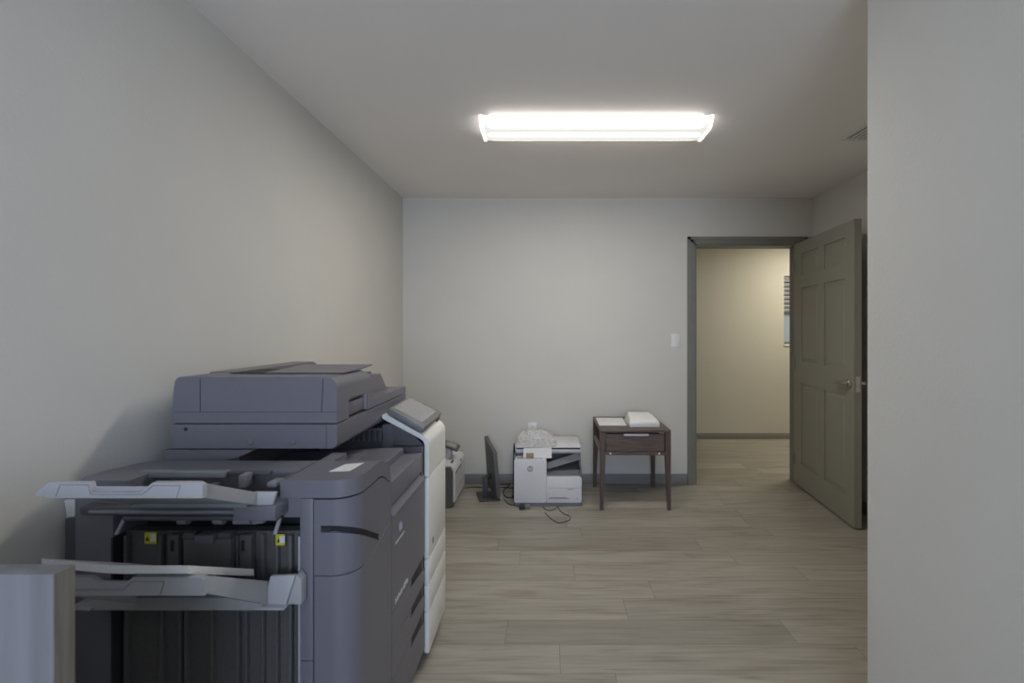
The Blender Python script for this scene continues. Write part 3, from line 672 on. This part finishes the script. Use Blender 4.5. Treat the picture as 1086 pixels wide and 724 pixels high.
pp = sheetstack('paper_stack', PAPER, -0.985, -0.700, 0.888, 1.088, zpap, 0.016)
tag(pp, 'stack of white printed paper lying on the lower silver copier tray', 'paper')
# white sheet sticking up behind the finisher
ws = MB().hexa([P(71.5, 551.5, FD+0.03), P(79.5, 550, FD+0.03), P(79.5, 549.5, FD+0.034), P(71.5, 551, FD+0.034)],
               [P(68.3, 530.5, FD+0.03), P(79.5, 527, FD+0.03), P(79.5, 527, FD+0.034), P(68.3, 530.5, FD+0.034)]).build('paper_sheet', PAPER, None, smooth=0)
tag(ws, 'white paper sheet standing between the copier and the left wall', 'paper')

# ------------------------------------------------------------------ grey laminate panel at the lower left
py_ = 0.54; ye = py_/0.956
px_ = X(57, py_); zt = Z(609, py_)
pan = thing('partition_panel', ((LX+px_)/2, (py_+ye)/2, 0), 'low grey woodgrain partition panel close to the camera at lower left', 'partition panel')
MB().box(LX+0.006, px_-0.0015, py_, ye, 0.012, zt, 0.0012).build('panel_board', GREYW, pan)
MB().box(px_-0.0015, px_, py_+0.0004, ye-0.0004, 0.012, zt-0.0006).build('edge_band', GREYE, pan)
for x in (LX+0.05, px_-0.05): MB().disc((x, (py_+ye)/2, 0.0065), 'z', 0.011, 0.012, 16).build('levelling_foot', BLACK, pan)

# ------------------------------------------------------------------ side table
tx0, tx1, ty0, ty1, tz = 0.387, 0.902, 3.31, 3.825, 0.585
tab = thing('side_table', ((tx0+tx1)/2, (ty0+ty1)/2, 0), 'dark brown wooden side table with one drawer against the back wall', 'side table')
MB().box(tx0, tx1, ty0, ty1, tz-0.020, tz, 0.002).build('table_top', WOODX, tab)
LW = 0.040
for sx in (0, 1):
    for sy in (0, 1):
        xo = tx1 if sx else tx0; dx = -1 if sx else 1
        yo = ty1 if sy else ty0; dy = -1 if sy else 1
        def quad(w_, z, e=0.0): return [(xo+e*dx, yo+0.001*dy, z), (xo+dx*(w_+e), yo+0.001*dy, z), (xo+dx*(w_+e), yo+dy*w_, z), (xo+e*dx, yo+dy*w_, z)]
        m = MB().hexa(quad(0.024, 0.0005), quad(LW, 0.40)); m.hexa(quad(LW, 0.40), quad(LW, tz-0.0205)); m.build('leg', WOODZ, tab, smooth=0)
sz0, sz1 = 0.400, 0.426                          # lower rail
MB().box(tx0+LW, tx1-LW, ty0+0.006, ty0+0.024, sz0, sz1).build('front_rail', WOODX, tab)
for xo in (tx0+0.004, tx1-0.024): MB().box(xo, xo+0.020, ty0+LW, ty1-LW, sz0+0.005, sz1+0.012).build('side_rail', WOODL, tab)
MB().box(tx0+LW, tx1-LW, ty1-0.024, ty1-0.006, sz0, tz-0.021).build('back_panel', WOODX, tab)
MB().box(tx0+0.024, tx1-0.024, ty0+0.024, ty1-0.024, sz0+0.012, sz0+0.02).build('shelf_board', WOODX, tab)
dx0, dx1 = tx0+LW+0.006, tx1-LW-0.006
dw = MB().box(dx0, dx1, ty0+0.010, ty0+0.026, sz1+0.002, tz-0.030).build('drawer', WOODX, tab)
for xo in (dx0+0.01, dx1-0.022): MB().box(xo, xo+0.012, ty0+0.026, ty1-0.06, sz1+0.004, tz-0.05).build('drawer_side', WOODX, dw)
MB().box(X(661.8, ty0), X(688.2, ty0), ty0+0.002, ty0+0.012, Z(462.4, ty0), Z(460.1, ty0), 0.0008).build('drawer_pull', SILVL, dw)
for px in (647.5, 699.3): MB().disc((X(px, ty0), ty0+0.005, Z(480.9, ty0)), 'y', 0.0065, 0.004, 16).build('white_plug', WPLATE, tab)
# paper and modem on the table
def onplane(px, py, z):
    d = (CH-z)*FPX/(py-VY); return Vector((X(px, d), d, z))
zq = tz+0.0005
q = [onplane(631.8, 443.3, zq), onplane(660.0, 443.3, zq), onplane(664.8, 451.2, zq), onplane(635.6, 451.2, zq)]
q = [Vector((p.x, min(p.y, 3.80), p.z)) for p in q]
np_ = MB().hexa(q, [p+Vector((0, 0, 0.004)) for p in q]).build('paper_pad', PAPER, None, smooth=0)
tag(np_, 'flat white paper pad on the left half of the side table', 'paper')
mx0, mx1, my0 = X(667.8, 3.40), X(699.7, 3.40), 3.40
mz = tz+0.0008
mo = thing('modem_box', ((mx0+mx1)/2, my0+0.12, tz), 'white plastic box with a sloped top on the right of the side table', 'box')
prof = [(my0, mz), (my0, mz+0.040), (my0+0.012, mz+0.046), (my0+0.19, mz+0.072), (my0+0.25, mz+0.070), (my0+0.27, mz+0.05), (my0+0.27, mz)]
low = [(mx0, 0.0), ]
t = bmesh.new(); rings = []
for k, (yy, zz) in enumerate(prof):
    ins = 0.0 if k < 2 or k > 5 else (0.010 if k in (2,) else 0.028)
    rings.append([t.verts.new((mx0+ins, yy, zz)), t.verts.new((mx1-ins, yy, zz))])
for i in range(len(rings)):
    a, b_ = rings[i], rings[(i+1) % len(rings)]; t.faces.new((a[0], a[1], b_[1], b_[0]))
t.faces.new([r_[0] for r_ in rings][::-1]); t.faces.new([r_[1] for r_ in rings])
m = MB(); m._merge(t, 0.004); m.build('box_shell', WPLATE, mo)
q0 = Vector((X(675, 3.52), my0+0.155, mz+0.0660)); q1 = Vector((X(688, 3.52), my0+0.155, mz+0.0660))
MB().hexa([q0, q1, q1+Vector((0, 0.022, 0.0042)), q0+Vector((0, 0.022, 0.0042))], [p+Vector((0, 0, 0.0015)) for p in (q0, q1, q1+Vector((0, 0.022, 0.0042)), q0+Vector((0, 0.022, 0.0042)))]).build('white_strip', PAPER, mo)
MB().box(mx0+0.002, mx1-0.002, my0-0.0008, my0+0.001, mz+0.018, mz+0.020).build('seam', PGREYL, mo)

# ------------------------------------------------------------------ the white inkjet printer on the floor
hp0, hp1, hd, hb = X(544.8, 3.39), X(617.2, 3.39), 3.39, 3.80
pr_ = thing('multifunction_printer', ((hp0+hp1)/2, 3.59, 0), 'white multifunction printer with round logo standing on floor left of the side table', 'printer')
MB().prism(rrect(hp0, hp1, hd-0.003, hb, 0.02), 'z', 0.001, 0.026).box(hp1-0.012, hp1, hd+0.02, hb, 0.026, 0.27).box(hp0, hp0+0.01, hd+0.02, hb, 0.026, 0.37).build('printer_base', PSLATE, pr_)
tw1 = X(579.7, hd)
tower = MB().prism(rrect(hp0+0.003, tw1, 0.024, 0.349, 0.016), 'y', hd, hb-0.01, 0.003)
tower.build('tower_cover', PWHITE, pr_)
lowz = 0.209
lw = MB().prism([(tw1+0.001, 0.024)]+arc(hp1-0.018, 0.040, 0.016, -90, 0, 5)+[(hp1-0.002, lowz-0.006), (hp1-0.008, lowz), (tw1+0.001, lowz)], 'y', hd+0.002, hd+0.12, 0.0015).build('paper_cassette', PWHITE, pr_)
MB().box(tw1+0.02, hp1-0.002, hd+0.0012, hd+0.003, 0.1335, 0.1350).build('cassette_gap', PGREYL, lw)
hz = Z(528, hd)
MB().prism([(X(581, hd), hz-0.006), (X(584, hd), hz+0.006), (X(600, hd), hz+0.006), (X(605, hd), hz-0.006)], 'y', hd+0.0005, hd+0.004).build('cassette_grip', PGREYL, lw)
MB().box(X(601.7, hd), X(608, hd), hd+0.0008, hd+0.003, Z(519.0, hd), Z(518.3, hd)).build('name_strip', PGREYL, lw)
for px in (547.8, 612.5):
    MB().disc((X(px, hd), hd+0.001, Z(529, hd)), 'y', 0.004, 0.003, 10).build('screw_dimple', PGREYL, pr_)
lgx, lgz = X(562.3, hd), Z(497, hd)
ring = MB().disc((lgx, hd-0.0006, lgz), 'y', 0.0225, 0.0016, 32).build('logo_disc', PGREYL, pr_)
MB().text('hp', 0.036, Matrix.Translation((lgx, hd-0.0016, lgz-0.0085)) @ Matrix.Rotation(PI/2, 4, 'X') @ Matrix.Shear('XZ', 4, (0, 0)), 0.0006, 'CENTER').build('logo_letters', PWHITE, ring, smooth=0)
# output bay
MB().box(tw1+0.001, hp1-0.012, hd+0.30, hb, 0.026, 0.385).box(tw1+0.001, hp1-0.012, hd+0.121, hb, 0.026, 0.16).build('bay_back', PSLATE, pr_)
MB().hexa([(tw1+0.002, hd+0.05, 0.2085), (hp1-0.012, hd+0.05, 0.2085), (hp1-0.012, hd+0.30, 0.2085), (tw1+0.002, hd+0.30, 0.2085)],
          [(tw1+0.002, hd+0.05, 0.2145), (hp1-0.012, hd+0.05, 0.2145), (hp1-0.012, hd+0.30, 0.262), (tw1+0.002, hd+0.30, 0.262)]).build('output_ramp', PGREY, pr_, smooth=0)
f0 = hd+0.10
MB().hexa([P(580.3, 497.5, f0), P(615.5, 487.0, f0), P(615.5, 486.0, f0+0.06), P(580.3, 496, f0+0.06)],
          [P(580.3, 490.3, f0), P(613.5, 479.5, f0), P(613.5, 479.0, f0+0.06), P(580.3, 489, f0+0.06)]).build('output_flap', PGREYF, pr_, smooth=0)
# scanner across the top
sy0 = 3.45
scn = MB().prism([(sy0+0.02, 0.372), (sy0+0.004, 0.388), (sy0, 0.4115), (hb-0.005, 0.4115), (hb-0.005, 0.372)], 'x', hp0+0.012, hp1-0.004, 0.003).build('scanner_bed', PWHITE, pr_)
MB().box(hp0+0.016, hp1-0.008, sy0-0.0012, hb-0.01, 0.4090, 0.4180).build('scanner_gap', LINE, scn)
MB().box(hp0+0.012, hp1-0.004, sy0, hb-0.01, 0.4180, 0.428, 0.003).build('scanner_lid', PWHITE, scn)
MB().prism([(hp1-0.014, 0.26), (hp1-0.004, 0.26), (hp1+0.0, 0.30), (hp1-0.004, 0.375), (hp1-0.016, 0.375)], 'y', hd+0.12, hb).build('right_post', PSLATE, pr_)
MB().prism(rrect(hp0+0.02, tw1-0.03, hd+0.012, hd+0.055, 0.008), 'z', 0.3488, 0.351).build('control_strip', PGREYL, pr_)
# power adapter bar and cables
ad = thing('power_adapter', (X(557, 3.34), 3.355, 0), 'small black power adapter on the floor at the foot of the white printer', 'adapter')
MB().box(X(550.5, 3.33), X(557, 3.33), 3.315, 3.365, 0.001, 0.030, 0.005).build('adapter_block', CABLE, ad)
MB().box(X(556.6, 3.33), X(562.2, 3.33), 3.325, 3.360, 0.004, 0.034, 0.004).build('plug_face', PGREY, ad)
def cable(name, pts, r, label, cat='cable', group=None, n=6):
    return tag(MB().tube(catmull(pts, n), r, 6).build(name, CABLE), label, cat, group)
def fl(px, py, h=0.004): return onplane(px, py, h)
cable('usb_cable', [fl(576, 537.0), fl(578.5, 540), fl(584, 541), fl(589, 539), fl(591.5, 537.0), fl(593, 540), fl(598, 544.5), fl(604, 547), fl(604.5, 550.5), fl(599, 553), fl(592.5, 554), fl(586, 551), fl(581, 546.5), fl(578, 543.5)], 0.0025, 'thin black cable looped on floor in front of the white printer')
cable('floor_cable', [fl(493, 517.2), fl(503, 516.4), fl(512, 516.6), fl(524, 516.8), fl(533, 516.4), fl(542, 517.2), fl(544, 516.6)], 0.004, 'black power cord along the baseboard behind the standing monitor')
cable('floor_cable', [fl(528, 513.8, 0.004), fl(536, 513.6), fl(541, 513.0, 0.02), fl(539, 515.5, 0.012), fl(534.5, 519), fl(534, 524), fl(538.5, 527.5), fl(544, 527), fl(545.5, 525.5)], 0.0042, 'black cord coiled in a loop at the left side of the white printer')
cable('floor_cable', [fl(534.6, 529.2, 0.006), fl(537, 532), fl(540, 534.5), fl(545, 535.6), fl(550, 536.6, 0.006)], 0.003, 'short cord running to the power adapter by the printer')
# plastic bag with accessories on the printer
bagm = bpy.data.materials.new('clear_crumpled_plastic'); bagm.use_nodes = True
n = bagm.node_tree.nodes; L = bagm.node_tree.links; b = n['Principled BSDF']
b.inputs['Base Color'].default_value = (0.80, 0.79, 0.76, 1); b.inputs['Roughness'].default_value = 0.36; b.inputs['Alpha'].default_value = 0.42
tc = n.new('ShaderNodeTexCoord'); no = n.new('ShaderNodeTexNoise'); no.inputs['Scale'].default_value = 14; no.inputs['Detail'].default_value = 3; no.inputs['Distortion'].default_value = 1.2
mr = n.new('ShaderNodeMapRange'); mr.inputs[1].default_value = 0.35; mr.inputs[2].default_value = 0.7; mr.inputs[3].default_value = 0.26; mr.inputs[4].default_value = 0.50
L.new(tc.outputs['Object'], no.inputs['Vector']); L.new(no.outputs[0], mr.inputs[0]); L.new(mr.outputs[0], b.inputs['Alpha'])
bx, by_ = X(568.5, 3.5), 3.535
bag = bmesh.new(); bmesh.ops.create_icosphere(bag, subdivisions=6, radius=1)
for vv in bag.verts:
    p = vv.co.copy(); s_ = lambda a, e=0.6: math.copysign(abs(a)**e, a)
    q = Vector((s_(p.x)*0.148, s_(p.y)*0.115, s_(p.z, 0.75)*0.078))
    cr = abs(mnoise.noise(p*2.3+Vector((3, 1, 2))))*0.034+abs(mnoise.noise(p*4.6))*0.014
    q += p*(0.016-cr)
    q.z += 0.014*mnoise.noise(Vector((p.x*1.6, p.y*1.6, 5)))-0.022*max(0, p.x-0.2)
    v_ = q+Vector((bx, by_, 0.437))
    v_.z = max(v_.z, 0.4295)
    v_.y = max(v_.y, sy0-0.002)
    vv.co = v_
mbag = MB(); mbag._merge(bag)
bg = mbag.build('plastic_bag', bagm, None, smooth=60)
tag(bg, 'crumpled clear plastic bag lying on top of the white printer below the outlet', 'plastic bag')
bk = MB().hexa([(X(555, 3.41), 3.412, 0.3525), (X(585, 3.41), 3.412, 0.3525), (X(585, 3.41), 3.420, 0.3525), (X(555, 3.41), 3.420, 0.3525)],
               [(X(555, 3.41), 3.434, 0.418), (X(585, 3.41), 3.434, 0.422), (X(585, 3.41), 3.442, 0.422), (X(555, 3.41), 3.442, 0.418)]).build('paper_booklet', PAPER, None, smooth=0)
tag(bk, 'white booklet leaning on the white printer under the crumpled plastic bag', 'booklet')
bk2 = MB().box(X(558, 3.41), X(566, 3.41), 3.402, 3.409, 0.3525, 0.392, 0.001).build('brown_card', BROWNC, None)
tag(bk2, 'small brown card standing against the white booklet on the white printer', 'card')
cable('printer_cord', [(hp0-0.012, 3.66, 0.30), (hp0-0.010, 3.60, 0.40), (hp0-0.008, 3.53, 0.425), (hp0-0.008, 3.47, 0.36), (hp0-0.008, 3.46, 0.28), (hp0-0.010, 3.48, 0.15), (hp0-0.012, 3.50, 0.03), (hp0-0.016, 3.54, 0.005), (hp0-0.03, 3.60, 0.005)], 0.004, 'black cord hanging down the left edge of the white printer')

# ------------------------------------------------------------------ monitor standing on the floor
mon = thing('computer_monitor', (-0.45, 3.57, 0), 'black flat monitor on a stand, seen edge-on, on the floor by the back wall', 'monitor')
q = [P(527.0, 527.5, 3.44), P(523.0, 480, 3.44), P(513.6, 462.3, 3.70), P(517.2, 514.8, 3.70)]
nv = (q[1]-q[0]).cross(q[3]-q[0]).normalized()
if nv.x < 0: nv = -nv
back = [p for p in q]; frontq = [p+nv*0.030 for p in q]
MB().hexa(back, frontq, 0.003).build('monitor_case', TBACK, mon)
cen = sum(frontq, Vector())/4
MB().hexa([cen+(p-cen)*0.93-nv*0.001 for p in frontq], [cen+(p-cen)*0.93+nv*0.001 for p in frontq]).build('screen', TBLK, mon, smooth=0)
MB().box(-0.497, -0.460, 3.515, 3.545, 0.012, 0.175, 0.003).build('stand_post', TBLK, mon)
ca = sum(back, Vector())/4
MB().tube([(-0.478, 3.53, 0.16), ca+Vector((-0.004, 0, -0.06))], 0.02, 10).build('stand_arm', TBLK, mon)
qb = [onplane(508.3, 532.4, 0.001), onplane(530.8, 530.6, 0.001), onplane(526.5, 521.6, 0.001), onplane(505.0, 522.8, 0.001)]
MB().hexa(qb, [p+Vector((0, 0, 0.012)) for p in qb], 0.002).build('stand_base', TBLK, mon)

# ------------------------------------------------------------------ second printer, half hidden behind the copier
lx_, ly0, ly1 = -0.683, 3.352, 3.785
la = thing('laser_printer', (-0.88, 3.52, 0), 'white laser printer with dark side, half hidden behind the big copier', 'printer')
body = MB().prism([(-1.06, 0.004), (lx_-0.012, 0.004), (lx_-0.012, 0.26), (lx_-0.03, 0.298), (-1.06, 0.298)], 'y', ly0, ly0+0.03)
body.build('dark_side_panel', TBACK, la, bevel=0.004)
MB().box(-1.06, lx_-0.02, ly0+0.03, ly1-0.01, 0.004, 0.05).build('printer_base', TBACK, la)
sh = MB().prism([(-1.06, 0.03), (lx_, 0.03), (lx_, 0.265)]+arc(lx_-0.04, 0.265, 0.04, 0, 65, 6)+[(lx_-0.09, 0.318), (-1.06, 0.325)], 'y', ly0+0.031, ly1).build('printer_shell', PWHITE, la, bevel=0.004)
MB().box(lx_-0.004, lx_+0.0012, ly0+0.04, ly0+0.27, 0.240, 0.248).build('front_gap', LINE, sh)
MB().box(lx_-0.002, lx_+0.001, ly0+0.033, ly1-0.004, 0.110, 0.1125).build('tray_gap', PGREYL, sh)
MB().box(lx_-0.050, lx_-0.022, ly0+0.09, ly0+0.16, 0.292, 0.3045, rot=Matrix.Rotation(0.45, 3, 'Y')).build('usb_port', LINE, sh)
MB().disc((lx_-0.006, ly0+0.27, 0.278), 'x', 0.012, 0.016, 18).build('logo_disc', PGREYL, sh)
MB().box(-1.02, -0.775, ly0+0.08, ly1-0.02, 0.322, 0.395, 0.012).build('scanner_top', PWHITE, la)
q = [P(470, 471.5, 3.50), P(485, 477.2, 3.46), P(488, 471.5, 3.60), P(473, 466, 3.66)]
cp = MB().hexa([p-Vector((0, 0, 0.016)) for p in q], q, 0.003).build('control_panel', TBACK, la)
cen = sum(q, Vector())/4
MB().hexa([cen+(p-cen)*0.66-Vector((0, 0, 0.001)) for p in q], [cen+(p-cen)*0.66+Vector((0, 0, 0.0015)) for p in q]).build('display', SCREEN, cp, smooth=0)
MB().box(-0.80, -0.745, 3.52, 3.60, 0.318, 0.40, 0.004).build('panel_neck', PWHITE, la)
